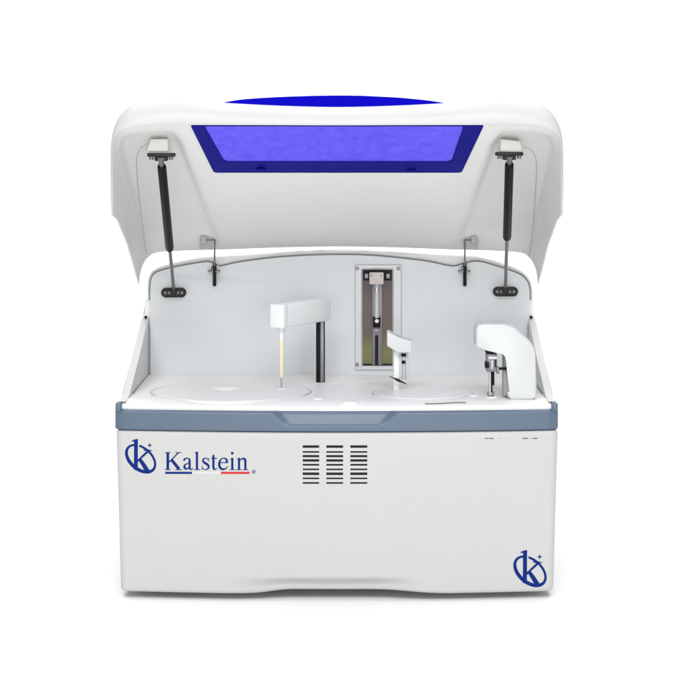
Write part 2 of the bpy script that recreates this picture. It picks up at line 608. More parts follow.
# window in the lid lining: dark blue frame and violet pane
def quad_strip(bm, loop_a, loop_b):
    n = len(loop_a)
    for i in range(n):
        bm.faces.new((loop_a[i], loop_a[(i + 1) % n], loop_b[(i + 1) % n], loop_b[i]))
def on_ceil(x, y, d):
    d += 0.0032 * sm(-0.02, 0.06, y)               # the frame stands further proud away from the lip
    return Vector((x, y - d * 0.42, ceil_z(y) - d * 0.907))
YT, YB = -0.0228, 0.165
fo = [(-0.280, YT), (0.281, YT), (0.2484, YB), (-0.2475, YB)]
fi = [(-0.254, YT + 0.0012), (0.2425, YT + 0.0012), (0.2255, 0.117), (-0.2234, 0.117)]
def rounded(pts, r, n=6):
    out_ = []
    m = len(pts)
    for i in range(m):
        p = Vector(pts[i]); a = Vector(pts[i - 1]); b = Vector(pts[(i + 1) % m])
        da, db = (a - p).normalized(), (b - p).normalized()
        for k in range(n + 1):
            t = k / n
            q = (p + da * r) * (1 - t) ** 2 + p * 2 * t * (1 - t) + (p + db * r) * t * t
            out_.append((q.x, q.y))
    return out_
fo_r, fi_r = rounded(fo, 0.006), rounded(fi, 0.012)
bm = bmesh.new()
L = [[bm.verts.new(on_ceil(x, y, d)) for x, y in pts] for pts, d in ((fo_r, -0.004), (fo_r, 0.0012), ([(x * 0.994, lerp(y, 0.07, 0.012)) for x, y in fo_r], 0.0022), ([(x * 1.006, lerp(y, 0.07, -0.008)) for x, y in fi_r], 0.0022), (fi_r, 0.0012), (fi_r, -0.003))]
for a, b in zip(L, L[1:]):
    quad_strip(bm, a, b)
bm.faces.new(L[-1])
obj('window_frame', bm, M['frame_blue'], lid, 30)
bm = bmesh.new()
pr = rounded([(x * 0.9985, y) for x, y in fi], 0.012)
a = [bm.verts.new(on_ceil(x, y, -0.002)) for x, y in pr]
b = [bm.verts.new(on_ceil(x, y, 0.0004)) for x, y in pr]
bm.faces.new(a); bm.faces.new(b); quad_strip(bm, a, b)
obj('window_pane', bm, M['pane'], lid, 30)
for cx, cy in ((-0.152, 0.146), (0.147, 0.150)):
    bm = bmesh.new()
    box(bm, on_ceil(cx, cy, 0.004), (0.017, 0.010, 0.006), 0.002)
    obj('window_clip', bm, M['frame_blue'], lid)

# domed blue cover on the outside of the lid
def outer_z(x, y):
    h = side_pts(FO, BO, min(1, max(0, (y - 0.03) / 0.55)), False)
    ax = abs(x)
    for (x0, _, z0), (x1, _, z1) in zip(h, h[1:]):
        if x1 <= ax <= x0:
            return lerp(z1, z0, (ax - x1) / (x0 - x1 + 1e-9))
    return h[-1][2]
peak = catmull([(0.033, 0.0), (0.05, 0.019), (0.075, 0.041), (0.11, 0.0625), (0.16, 0.070), (0.23, 0.062), (0.31, 0.040), (0.38, 0.015), (0.42, 0.0)], 4)
ridge = [(196, 112.0), (216, 103.4), (237, 99.3), (260, 97.4), (283, 96.2), (317, 95.1), (335, 94.8), (360, 95.0), (400, 97.0), (430, 100.0), (451, 103.4), (470, 112.0)]
def crest(x):                                     # height of the cover's crown across its width
    px = 350 + (x + X0) * FPX / (DIST + 0.11)
    for (a, ya), (b, yb_) in zip(ridge, ridge[1:]):
        if a <= px <= b:
            return ZC + (131 - lerp(ya, yb_, (px - a) / (b - a))) * (DIST + 0.11) / FPX
    return ZC + (131 - 112.0) * (DIST + 0.11) / FPX
hmax = max(h for _, h in peak)
bm = bmesh.new()
top, bot = [], []
cols = []
for i in range(65):
    x = lerp(-0.276, 0.262, i / 64)
    base = [outer_z(x, y) for y, _ in peak]
    tgt = (crest(x) - ZC) / (DIST + 0.11)
    lo, hi = -0.02, 0.15
    for _ in range(30):
        m_ = (lo + hi) / 2
        if max((b + m_ * h / hmax - ZC) / (DIST + y) for b, (y, h) in zip(base[4:], peak[4:])) < tgt: lo = m_
        else: hi = m_
    cols.append((x, base, max(lo, -0.004)))
for k in range(3):                                # smooth across
    hs_ = [c[2] for c in cols]
    cols = [(c[0], c[1], (hs_[max(0, i - 1)] + 2 * hs_[i] + hs_[min(64, i + 1)]) / 4) for i, c in enumerate(cols)]
for j, (y, h) in enumerate(peak):
    top.append([bm.verts.new((x, y, base[j] + hm * h / hmax - 0.001)) for x, base, hm in cols])
    bot.append([bm.verts.new((x, y, base[j] - 0.010)) for x, base, hm in cols])
grid_faces(bm, top); grid_faces(bm, bot)
for a, b in ((top[0], bot[0]), (top[-1], bot[-1])):
    grid_faces(bm, [a, b])
for c in (0, -1):
    grid_faces(bm, [[r[c] for r in top], [r[c] for r in bot]])
obj('window_cover', bm, M['cover'], lid, 40)

# moulded edge of the strut pockets: a thin bead lying on the lining
from mathutils.bvhtree import BVHTree
lid_tree = BVHTree.FromPolygons([v.co.copy() for v in lid.data.vertices], [tuple(p.vertices) for p in lid.data.polygons])
def on_lid(px, py):
    eye = Vector((-X0, -DIST, ZC))
    d_ = (P(px, py, 0.2) - eye).normalized()
    return lid_tree.ray_cast(eye, d_)[0]
for sgn, pts in ((-1, [(150, 142.5), (143, 146), (138.5, 152), (136.6, 162), (138, 185), (140.5, 210), (143.5, 235), (146.5, 254)]),
                 (1, [(524, 146), (531, 150), (535.4, 157), (536.6, 168), (535.6, 190), (534, 215), (532, 240), (529, 256)])):
    q = [on_lid(*p) for p in catmull(pts, 6)]
    bm = bmesh.new()
    tube(bm, [p for p in q if p is not None], 0.0011, 8)
    obj('pocket_edge', bm, M['edge'], lid)

# mounting pads for the struts, on the lid
for sx, px in ((-1, 157.5), (1, 511)):
    bm = bmesh.new()
    c = P(px, 145, 0.052)
    pad = [(-0.022, 0), (0.022, 0), (0.020, 0.026), (-0.014, 0.026)] if sx < 0 else [(-0.022, 0), (0.024, -0.002), (0.018, 0.022), (-0.020, 0.026)]
    extrude_xz(bm, [(c.x + x, c.z - 0.014 + z) for x, z in pad], 0.050, 0.140, 0.004)
    obj('strut_pad', bm, M['lining'], lid)

# ---- gas struts
def strut(top_px, mid0_px, mid1_px, bot_px):
    yt, yb = 0.045, 0.472
    A = P(*top_px, yt)
    B = P(*bot_px, yb)
    ax = B - A
    # barrel occupies the upper 2/3
    def at(py):
        lo, hi = 0.0, 1.0
        for _ in range(40):
            m = (lo + hi) / 2
            q = A + ax * m
            qy = 131 + (ZC - q.z) * FPX / (DIST + q.y)
            if qy < py: lo = m
            else: hi = m
        return A + ax * lo
    d = ax.normalized()
    b0, b1 = at(mid0_px), at(mid1_px)
    bm = bmesh.new()
    tube(bm, [b0 - d * 0.002, b0, b0 + d * 0.004, b1 - d * 0.006, b1, b1 + d * 0.003], [0.005, 0.0078, 0.0088, 0.0088, 0.0078, 0.004], 24)
    g = obj('gas_strut', bm, M['black'], root)
    bm = bmesh.new()
    tube(bm, [b1, B], 0.0037, 16)
    obj('rod', bm, M['gun'], g)
    bm = bmesh.new()
    tube(bm, [A, b0], [0.0062, 0.0045], 16)
    obj('ball_joint', bm, M['gun'], g)
    bm = bmesh.new()                              # upper bracket, a flat plate with two bolts under the pad
    c = A + Vector((0, 0.012, 0.006))
    box(bm, c, (0.054, 0.030, 0.0075), 0.0025)
    box(bm, c + Vector((0, -0.004, -0.007)), (0.026, 0.016, 0.010), 0.003)
    obj('upper_bracket', bm, M['bracket'], g)
    for q in (-0.019, 0.019):
        bm = bmesh.new()
        tube(bm, [c + Vector((q, -0.008, -0.002)), c + Vector((q, -0.008, -0.0095))], 0.0042, 12)
        obj('bracket_bolt', bm, M['gun'], g)
    bm = bmesh.new()                              # lower bracket, an oval plate on the rear panel
    c = P(bot_px[0], bot_px[1] + 3.2, 0.487)
    pts = []
    for k in range(32):
        a = 2 * math.pi * k / 32
        pts.append((c.x + (0.0165 if math.cos(a) > 0 else -0.0165) + 0.0105 * math.cos(a), c.z + 0.0105 * math.sin(a)))
    extrude_xz(bm, pts, 0.484, 0.4965, 0.003)
    box(bm, (B.x, 0.476, c.z + 0.003), (0.012, 0.018, 0.010), 0.002)
    obj('lower_bracket', bm, M['bracket'], g)
    for q in (-0.018, -0.009, 0.009, 0.018):
        bm = bmesh.new()
        lathe(bm, (c.x + q, 0.4845, c.z), [(0.0036, 0), (0.0034, 0.001), (0.002, 0.0018)], 12, 'Y')
        obj('rivet', bm, M['gun'], g)
    return g
strut((161, 158), 166, 249, (173.6, 289.5))
strut((509.5, 157), 164, 238, (505.5, 288.5))

# ---- lid hinges
for sx, px_plate, px_arm in ((-1, 206, 214.6), (1, 471.5, 464.8)):
    bm = bmesh.new()                              # black hinge bar in the panel
    a, b = P(px_arm, 263, 0.489), P(px_arm, 286, 0.489)
    box(bm, (a + b) / 2, (0.0068, 0.014, a.z - b.z), 0.0015)
    h = obj('lid_hinge', bm, M['black'], root)
    bm = bmesh.new()                              # grey plate screwed to the lid
    c = P(px_plate, 241.5, 0.482)
    box(bm, c, (0.026, 0.006, 0.036), 0.0015, Matrix.Rotation(math.radians(-12), 3, 'X'))
    box(bm, c + Vector((-sx * -0.005, -0.005, 0.004)), (0.012, 0.006, 0.018), 0.0015)
    obj('hinge_plate', bm, M['grey'], h)
    bm = bmesh.new()
    tube(bm, [P(px_arm - sx * 0.3, 240, 0.480), P(px_arm, 252, 0.480), P(px_arm, 266, 0.482)], 0.0019, 10)
    tube(bm, [P(px_plate, 240, 0.480), P(px_arm - sx * 0.3, 240, 0.480)], 0.0015, 8)
    obj('hinge_arm', bm, M['gun'], h)
    bm = bmesh.new()
    box(bm, P(px_arm - 0.6, 271, 0.4885), (0.026, 0.012, 0.0042), 0.0012)
    box(bm, P(px_arm - 0.6, 268.5, 0.491), (0.012, 0.010, 0.010), 0.002)
    obj('hinge_bracket', bm, M['gun'], h)

# ---- deck furniture: two round covers, a cream cap, small ports
def disc_cover(cx, cy, r, h, name='disc_cover'):
    bm = bmesh.new()
    lathe(bm, (cx, cy, DZ - 0.001), [(r, -0.008), (r, h), (r - 0.0012, h + 0.001), (r - 0.012, h + 0.0014), (r * 0.5, h + 0.0022), (0.002, h + 0.0026)], 128)
    d = obj(name, bm, M['disc'], deck)
    return d
def ring_seal(cx, cy, r, a0=0, a1=360, rad=0.0011, m='seam_pale'):
    bm = bmesh.new()
    nn = max(8, int((a1 - a0) / 3))
    tube(bm, [(cx + r * math.cos(math.radians(lerp(a0, a1, k / nn))), cy + r * math.sin(math.radians(lerp(a0, a1, k / nn))), deck_z(cx + r * math.cos(math.radians(lerp(a0, a1, k / nn))), cy + r * math.sin(math.radians(lerp(a0, a1, k / nn)))) + 0.0004) for k in range(nn + 1)], rad, 8, True)
    obj('ring_seal', bm, M[m], deck)
cL = P(231, 393, 0.19)
disc_cover(cL.x, 0.195, 0.158, 0.0015)
ring_seal(cL.x, 0.195, 0.1605, 0, 359.5)
ring_seal(cL.x, 0.195, 0.1615, 150, 205, 0.0012, 'grey')
ring_seal(cL.x, 0.195, 0.1615, -25, 10, 0.0011, 'grey')
cR = P(423, 394.5, 0.16)
disc_cover(cR.x, 0.165, 0.098, 0.003)
ring_seal(cR.x, 0.165, 0.1005, 0, 359.5)
ring_seal(cR.x, 0.165, 0.1012, 160, 195, 0.0013, 'grey')
bm = bmesh.new()                                  # cream cap on the left cover
c = P(226.5, 389.5, 0.235)
lathe(bm, (c.x, c.y, DZ + 0.001), [(0.034, 0), (0.0345, 0.002), (0.033, 0.004), (0.028, 0.006), (0.018, 0.0075), (0.006, 0.008)], 64)
obj('cover_cap', bm, M['cream'], deck)
bm = bmesh.new()                                  # slim finger slot at the front of the right cover
q = [(425, 402.6), (436, 402.4), (448, 401.6), (458, 400.8), (466, 401.4)]
qy = [(425, 0.0385), (436, 0.0395), (448, 0.0435), (458, 0.0475), (466, 0.0465)]
qy = catmull(qy, 5)
tube(bm, [Vector((P(px, 400, y).x, y, deck_z(P(px, 400, y).x, y) + 0.0008)) for px, y in qy], 0.0013, 8)
obj('cover_slot', bm, M['slot'], deck)
for px, py, r in ((350, 401.5, 0.017), (474, 396, 0.012), (318, 399, 0.010)):
    y = 1094.1 / (py - 131) - 4
    bm = bmesh.new()
    cc = P(px, py, y)
    lathe(bm, (cc.x, y, deck_z(cc.x, y) - 0.001), [(r, -0.003), (r, 0.0025), (r - 0.001, 0.0035), (0.001, 0.0038)], 40)
    obj('port_cap', bm, M['disc'], deck)
bm = bmesh.new()                                  # seam across the deck, right of the probe
tube(bm, [P(328, 383.5, 0.333) * 1 + Vector((0, 0, 0)), P(352, 382, 0.358), P(372, 381, 0.375), P(392, 380.4, 0.385)], 0.0009, 8)
for v in bm.verts:
    v.co.z = DZ + 0.0004 + (0.0008 if v.co.z > DZ else -0.0008)
obj('deck_seam', bm, M['seam_pale'], deck)

# ---- sample probe: black post, white arm, needle
post = P(320.5, 382, 0.36)
tipp = P(281.5, 390, 0.222)
bm = bmesh.new()
box(bm, (post.x, post.y, (DZ + 0.502) / 2), (0.0185, 0.0185, 0.502 - DZ + 0.002), 0.0025)
pr_ = obj('probe_post', bm, M['black'], root)
bm = bmesh.new()
box(bm, (post.x + 0.0035, post.y - 0.0088, (DZ + 0.500) / 2), (0.0075, 0.0045, 0.500 - DZ), 0.0008)
obj('post_rail', bm, M['gun'], pr_)
bm = bmesh.new()
d = Vector((tipp.x - post.x, tipp.y - post.y, 0))
ang = math.atan2(d.y, d.x)
L_ = d.length
rot = Matrix.Rotation(ang, 3, 'Z')
mid = Vector(((post.x + tipp.x) / 2, (post.y + tipp.y) / 2, 0.5215))
vs = box(bm, mid, (L_ + 0.036, 0.031, 0.0465), 0.0028, rot)
arm = obj('probe_arm', bm, M['white'], root)
bm = bmesh.new()                                  # end cover with a visible joint
dn = d.normalized()
box(bm, Vector((tipp.x, tipp.y, 0.5212)) + dn * 0.0105, (0.018, 0.0325, 0.0480), 0.0025, rot)
obj('arm_end_cover', bm, M['white'], arm)
bm = bmesh.new()
lathe(bm, (tipp.x, tipp.y, 0.0), [(0.004, 0.472), (0.0055, 0.476), (0.0055, 0.488), (0.0072, 0.490), (0.0072, 0.4985)], 24)
obj('needle_holder', bm, M['white'], arm)
bm = bmesh.new()
lathe(bm, (tipp.x, tipp.y, 0.0), [(0.004, 0.396), (0.0049, 0.400), (0.0049, 0.470), (0.003, 0.473)], 20)
obj('needle_sleeve', bm, M['tube'], arm)
bm = bmesh.new()
lathe(bm, (tipp.x, tipp.y, 0.0), [(0.0008, DZ + 0.005), (0.0019, DZ + 0.010), (0.0019, 0.397)], 16)
obj('needle', bm, M['steel'], arm)
bm = bmesh.new()
lathe(bm, (tipp.x, tipp.y, DZ - 0.0005), [(0.011, 0), (0.011, 0.003), (0.009, 0.005), (0.005, 0.0054)], 32)
obj('wash_port', bm, M['white'], deck)

# ---- syringe pump window in the rear panel
YW = YP - 0.004
bm = bmesh.new()
o0, o1 = P(355, 264.5, YW), P(401.5, 370, YW)
i0, i1 = P(362.5, 269.5, YW), P(392.3, 365.5, YW)
def rect(bm, x0, x1, z0, z1, y):
    return [bm.verts.new(p) for p in ((x0, y, z0), (x1, y, z0), (x1, y, z1), (x0, y, z1))]
ra = rect(bm, o0.x, o1.x, o1.z, o0.z, YW + 0.002)
rb2 = rect(bm, o0.x, o1.x, o1.z, o0.z, YW - 0.003)
rc2 = rect(bm, o0.x + 0.0015, o1.x - 0.0015, o1.z + 0.0015, o0.z - 0.0015, YW - 0.0045)
rd = rect(bm, i0.x - 0.003, i1.x + 0.003, i1.z - 0.003, i0.z + 0.003, YW - 0.0045)
re = rect(bm, i0.x, i1.x, i1.z, i0.z, YW - 0.0025)
rf = rect(bm, i0.x, i1.x, i1.z, i0.z, YW - 0.0005)
for a, b in ((ra, rb2), (rb2, rc2), (rc2, rd), (rd, re), (re, rf), (rf, ra)):
    quad_strip(bm, a, b)
win = obj('pump_window', bm, M['alu'], root, 25)
# metal plate, reflective iridescence painted as colour: brown and purple above, olive lower down
pm = bpy.data.materials.new('painted_sheen_plate')
pm.use_nodes = True
nt = pm.node_tree
bs = nt.nodes['Principled BSDF']
bs.inputs['Metallic'].default_value = 0.35
bs.inputs['Roughness'].default_value = 0.45
tc = nt.nodes.new('ShaderNodeTexCoord')
sp = nt.nodes.new('ShaderNodeSeparateXYZ')
nt.links.new(tc.outputs['Generated'], sp.inputs[0])
nz = nt.nodes.new('ShaderNodeTexNoise')
nz.inputs['Scale'].default_value = 3.0
nt.links.new(tc.outputs['Generated'], nz.inputs['Vector'])
ad = nt.nodes.new('ShaderNodeMath')
ad.operation = 'MULTIPLY_ADD'
nt.links.new(nz.outputs['Fac'], ad.inputs[0])
ad.inputs[1].default_value = 0.18
nt.links.new(sp.outputs['Z'], ad.inputs[2])
rp = nt.nodes.new('ShaderNodeValToRGB')
nt.links.new(ad.outputs[0], rp.inputs[0])
els = rp.color_ramp.elements
els[0].position, els[0].color = 0.06, (0.13, 0.125, 0.05, 1)
els[1].position, els[1].color = 0.98, (0.075, 0.06, 0.065, 1)
for pos, c in ((0.25, (0.165, 0.16, 0.065, 1)), (0.42, (0.11, 0.09, 0.07, 1)), (0.72, (0.11, 0.085, 0.08, 1))):
    e = els.new(pos); e.color = c
nt.links.new(rp.outputs[0], bs.inputs['Base Color'])
bm = bmesh.new()
box(bm, ((i0.x + i1.x) / 2, YW - 0.0004, (i0.z + i1.z) / 2), (i1.x - i0.x - 0.0002, 0.002, i0.z - i1.z - 0.0002))
obj('back_plate', bm, pm, win)
cxw = P(376.5, 0, YW).x
def wpart(name, px0, px1, py0, py1, y0, y1, m, bev=0.001):
    a, b = P(px0, py0, YW), P(px1, py1, YW)
    bm = bmesh.new()
    box(bm, ((a.x + b.x) / 2, (y0 + y1) / 2, (a.z + b.z) / 2), (b.x - a.x, y1 - y0, a.z - b.z), bev)
    return obj(name, bm, m, win)
wpart('pump_dark_strip', 363.2, 391.6, 270.0, 280.5, YW - 0.0022, YW - 0.0012, M['dark'], 0.0002)  # dark strip across the top of the plate
wpart('guide_rail', 372.2, 382.2, 281, 365, YW - 0.0040, YW - 0.0015, M['gun'], 0.0008)
wpart('pump_block', 369.3, 383.6, 272, 284, YW - 0.016, YW - 0.0023, M['pink'], 0.0022)
for q in (371.5, 381.3):
    bm = bmesh.new()
    lathe(bm, P(q, 275.5, YW - 0.016), [(0.0016, -0.0005), (0.0016, 0.001), (0.001, 0.0015)], 12, 'Y')
    obj('block_screw', bm, M['gun'], win)
for q in (366.5, 388):
    wpart('side_clamp', q - 2.0, q + 2.0, 273.5, 278.5, YW - 0.006, YW - 0.0023, M['gun'], 0.001)
bm = bmesh.new()
p0, p1 = P(376.8, 284.5, YW - 0.012), P(376.8, 318, YW - 0.012)
tube(bm, [p0, p0 + Vector((0, 0, -0.004)), p0 + Vector((0, 0, -0.0045)), p1 + Vector((0, 0, 0.001)), p1], [0.004, 0.004, 0.0058, 0.0058, 0.004], 20)
obj('syringe_barrel', bm, M['alu'], win)
bm = bmesh.new()
tube(bm, [P(376.8, 288, YW - 0.018), P(376.8, 292, YW - 0.018)], 0.0042, 16)
obj('syringe_collar', bm, M['steel'], win)
wpart('plunger_holder', 372.8, 380.4, 316, 327, YW - 0.015, YW - 0.0035, M['black'], 0.001)
bm = bmesh.new()
lathe(bm, P(376.8, 321, YW - 0.0152), [(0.0042, -0.0005), (0.0042, 0.0015), (0.003, 0.0025)], 20, 'Y')
obj('plunger_screw', bm, M['white'], win)
wpart('plunger_foot', 373.4, 380.0, 328, 333, YW - 0.011, YW - 0.0035, M['gun'], 0.001)
wpart('guide_slot', 374.9, 378.3, 335, 364.8, YW - 0.0048, YW - 0.0038, M['dark'], 0.0002)
wpart('sill_strip', 363, 391.8, 363.6, 365.4, YW - 0.0036, YW - 0.0012, M['dark'], 0.0003)
for px in (357.2, 398.4):
    for py in (268.4, 364.6):
        bm = bmesh.new()
        lathe(bm, P(px, py, YW - 0.0045), [(0.0040, -0.0006), (0.0040, 0.0010), (0.0030, 0.0020), (0.0012, 0.0021)], 20, 'Y')
        obj('frame_screw', bm, M['gun'], win)

# ---- stirrer: white slanted head on a slim post, with its paddle tube
YM = 0.20
bm = bmesh.new()
hd = [(387, 331.5), (389.5, 331), (398.5, 338), (411.5, 339.5), (411.8, 352), (398, 352.3), (387, 345.5)]
extrude_xz(bm, [(v.x, v.z) for v in (P(px, py, YM) for px, py in reversed(hd))], YM - 0.012, YM + 0.030, 0.002)
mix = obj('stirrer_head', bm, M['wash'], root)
bm = bmesh.new()
a = P(396.5, 351, YM + 0.012)
box(bm, (a.x, a.y, (a.z + DZ) / 2), (0.012, 0.012, a.z - DZ + 0.002), 0.0018)
obj('stirrer_post', bm, M['white'], mix)
bm = bmesh.new()
a, b = P(404, 352, YM), P(404, 380, YM)
tube(bm, [a, b], 0.0032, 14)
obj('stirrer_shaft', bm, M['alu'], mix)
a, b = P(399.2, 352.5, YM + 0.004), P(408.2, 379, YM + 0.004)
bm = bmesh.new()
box(bm, ((a.x + b.x) / 2, YM + 0.006, (a.z + b.z) / 2), (b.x - a.x, 0.004, a.z - b.z), 0.001)
obj('shaft_guide', bm, M['grey_pale'], mix)
for py in (355, 362):
    bm = bmesh.new()
    c = P(403.6, py, YM - 0.001)
    tube(bm, [c + Vector((0, 0, 0.003)), c + Vector((0, 0, -0.003))], 0.0046 if py < 358 else 0.0040, 14)
    obj('shaft_collar', bm, M['black'], mix)
bm = bmesh.new()
a, b = P(389.5, 376.3, YM - 0.008), P(406.5, 384, YM - 0.008)
tube(bm, [a, lerp(a, b, .25), lerp(a, b, .5), lerp(a, b, .75), b], [0.0008, 0.0013, 0.0032, 0.0016, 0.0010], 12)
obj('stirrer_lever', bm, M['bracket'], mix)

# ---- wash station: white crane-shaped cover with a metal wash head
YS = 0.075
ow = [(476, 330), (478, 325.2), (482, 324), (504, 324), (509, 325.2), (514, 328.2), (530.5, 342), (534, 347), (535.4, 354), (537, 393), (536.2, 398), (533, 399.8),
      (511.5, 400), (508, 397), (506.8, 392), (508.4, 360), (507.2, 355), (503.5, 351.6), (487, 350.6), (478, 349), (476, 346)]
bm = bmesh.new()
extrude_xz(bm, [(v.x, v.z) for v in (P(px, py, YS) for px, py in reversed(ow))], YS, YS + 0.085, 0.005, 4)
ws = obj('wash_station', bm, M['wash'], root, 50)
def spart(name, px0, px1, py0, py1, y0, y1, m, bev=0.001):
    a, b = P(px0, py0, YS), P(px1, py1, YS)
    bm = bmesh.new()
    box(bm, ((a.x + b.x) / 2, (y0 + y1) / 2, (a.z + b.z) / 2), (b.x - a.x, y1 - y0, a.z - b.z), bev)
    return obj(name, bm, m, ws)
spart('head_mount', 486.5, 493.5, 349.5, 354.6, YS + 0.012, YS + 0.050, M['black'])
spart('wash_head', 487.0, 497.4, 354.5, 372.6, YS + 0.012, YS + 0.050, M['gun'], 0.0015)
spart('head_plate', 488.6, 497.8, 356.8, 359.6, YS + 0.006, YS + 0.052, M['alu'], 0.0008)
spart('head_valve', 485.4, 489.4, 362.5, 368.5, YS + 0.006, YS + 0.030, M['black'], 0.001)
spart('head_label', 491.5, 493.4, 360.5, 370.0, YS + 0.0095, YS + 0.0135, M['alu'], 0.0005)
spart('head_label', 495.2, 496.6, 360.5, 368.0, YS + 0.0095, YS + 0.0135, M['dark'], 0.0005)
spart('link_arm', 496.5, 508.0, 368.8, 371.2, YS + 0.020, YS + 0.030, M['black'], 0.0008)
spart('link_block', 497.3, 499.8, 368.0, 374.8, YS + 0.016, YS + 0.034, M['gun'], 0.0008)
spart('column_shade_strip', 504.6, 508.2, 353.6, 398, YS + 0.030, YS + 0.070, M['grey'], 0.0015)  # grey strip stands in for shade on the column's left facet
spart('needle_guide', 488.2, 494.6, 393.6, 397.6, YS + 0.018, YS + 0.034, M['gun'], 0.0015)
for k, (px, py0, py1, r, m) in enumerate(((490.0, 372, 395, 0.0026, 'steel'), (492.6, 372, 385, 0.0036, 'black'), (491.4, 376, 394, 0.0022, 'black'), (493.6, 372, 394, 0.0015, 'steel'))):
    bm = bmesh.new()
    yy = YS + 0.020 + 0.004 * k
    tube(bm, [P(px, py0, yy), P(px, py1, yy)], r, 12)
    obj('wash_needle', bm, M[m], ws)
bm = bmesh.new()
lathe(bm, (P(491.5, 397, YS + 0.026).x, YS + 0.026, DZ - 0.001), [(0.012, 0), (0.012, 0.0035), (0.010, 0.0045), (0.002, 0.0046)], 32)
obj('wash_port', bm, M['deck'], ws)

# ------------------------------------------------------------------ printed marks on the cabinet front
class Print:
    """flat ink shapes in photo pixels laid on the bowed cabinet front, each a hair above the last"""
    def __init__(self):
        self.bm = bmesh.new()
        self.k = 0
    def v(self, px, py):
        q = P(px, py, 0.0)
        y = front_y(q.x, q.z)
        q = P(px, py, y)
        return self.bm.verts.new((q.x, front_y(q.x, q.z) - 0.00035 - 0.00004 * self.k, q.z))
    def ribbon(self, pts, ws, per=8, smooth=True):
        c = catmull([tuple(p) + (w_,) for p, w_ in zip(pts, ws)], per) if smooth else [tuple(p) + (w_,) for p, w_ in zip(pts, ws)]
        L, R = [], []
        for i, (x, y, w_) in enumerate(c):
            a, b = c[max(0, i - 1)], c[min(len(c) - 1, i + 1)]
            tx, ty = b[0] - a[0], b[1] - a[1]
            l = math.hypot(tx, ty) or 1
            nx, ny = -ty / l, tx / l
            L.append(self.v(x + nx * w_ / 2, y + ny * w_ / 2))
            R.append(self.v(x - nx * w_ / 2, y - ny * w_ / 2))
        grid_faces(self.bm, [L, R])
        self.k += 1
    def poly(self, pts):
        self.bm.faces.new([self.v(*p) for p in pts])
        self.k += 1
    def hbar(self, x0, x1, y0, y1, n=10):
        grid_faces(self.bm, [[self.v(lerp(x0, x1, i / n), y) for i in range(n + 1)] for y in (y0, y1)])
        self.k += 1

def emblem(cx, cy, s, name):
    """ring with a k and a small star; drawn in the units of an 8.75x enlargement, centred on (350, 272)"""
    pr = Print()
    T = lambda x, y: (cx + (x - 350) * s / 8.75, cy + (y - 272) * s / 8.75)
    # tilted ring: outer ellipse minus a smaller, shifted one
    th = math.radians(41)
    def ell(a, b, ox, oy, ph):
        x, y = a * math.cos(ph), b * math.sin(ph)
        return (350 + ox + x * math.cos(th) - y * math.sin(th), 274 + oy + x * math.sin(th) + y * math.cos(th))
    def arc(p0, p1, n):
        O = [pr.v(*T(*ell(168, 112, 0, 0, math.radians(lerp(p0, p1, i / n))))) for i in range(n + 1)]
        I = [pr.v(*T(*ell(144, 85, 3, -5, math.radians(lerp(p0, p1, i / n))))) for i in range(n + 1)]
        grid_faces(pr.bm, [O, I])
        pr.k += 1
    arc(-125, 222, 90)                            # gap where the stem passes
    # stem with its flag
    pr.ribbon([T(307, 92), T(306, 235), T(305, 378)], [36 * s / 8.75] * 3, 6)
    pr.poly([T(258, 110), T(286, 97), T(324, 86), T(324, 118), T(289, 114)])
    # arms
    pr.ribbon([T(318, 300), T(372, 247), T(432, 192)], [16 * s / 8.75, 19 * s / 8.75, 22 * s / 8.75], 5)
    pr.poly([T(376, 190), T(456, 192), T(456, 200), T(420, 203), T(376, 198)])
    pr.ribbon([T(336, 270), T(378, 330), T(416, 392)], [30 * s / 8.75, 38 * s / 8.75, 42 * s / 8.75], 5)
    # four-pointed star
    pts = []
    for k in range(8):
        a = math.pi / 4 * k - math.pi / 2
        r = 25 if k % 2 == 0 else 8
        pts.append(T(435 + r * math.cos(a), 147 + r * math.sin(a)))
    pr.poly(pts)
    return obj(name, pr.bm, M['navy'], root, 80)
emblem(140.6, 458.6, 0.935, 'emblem')
emblem(530.0, 571.1, 1.0, 'emblem')

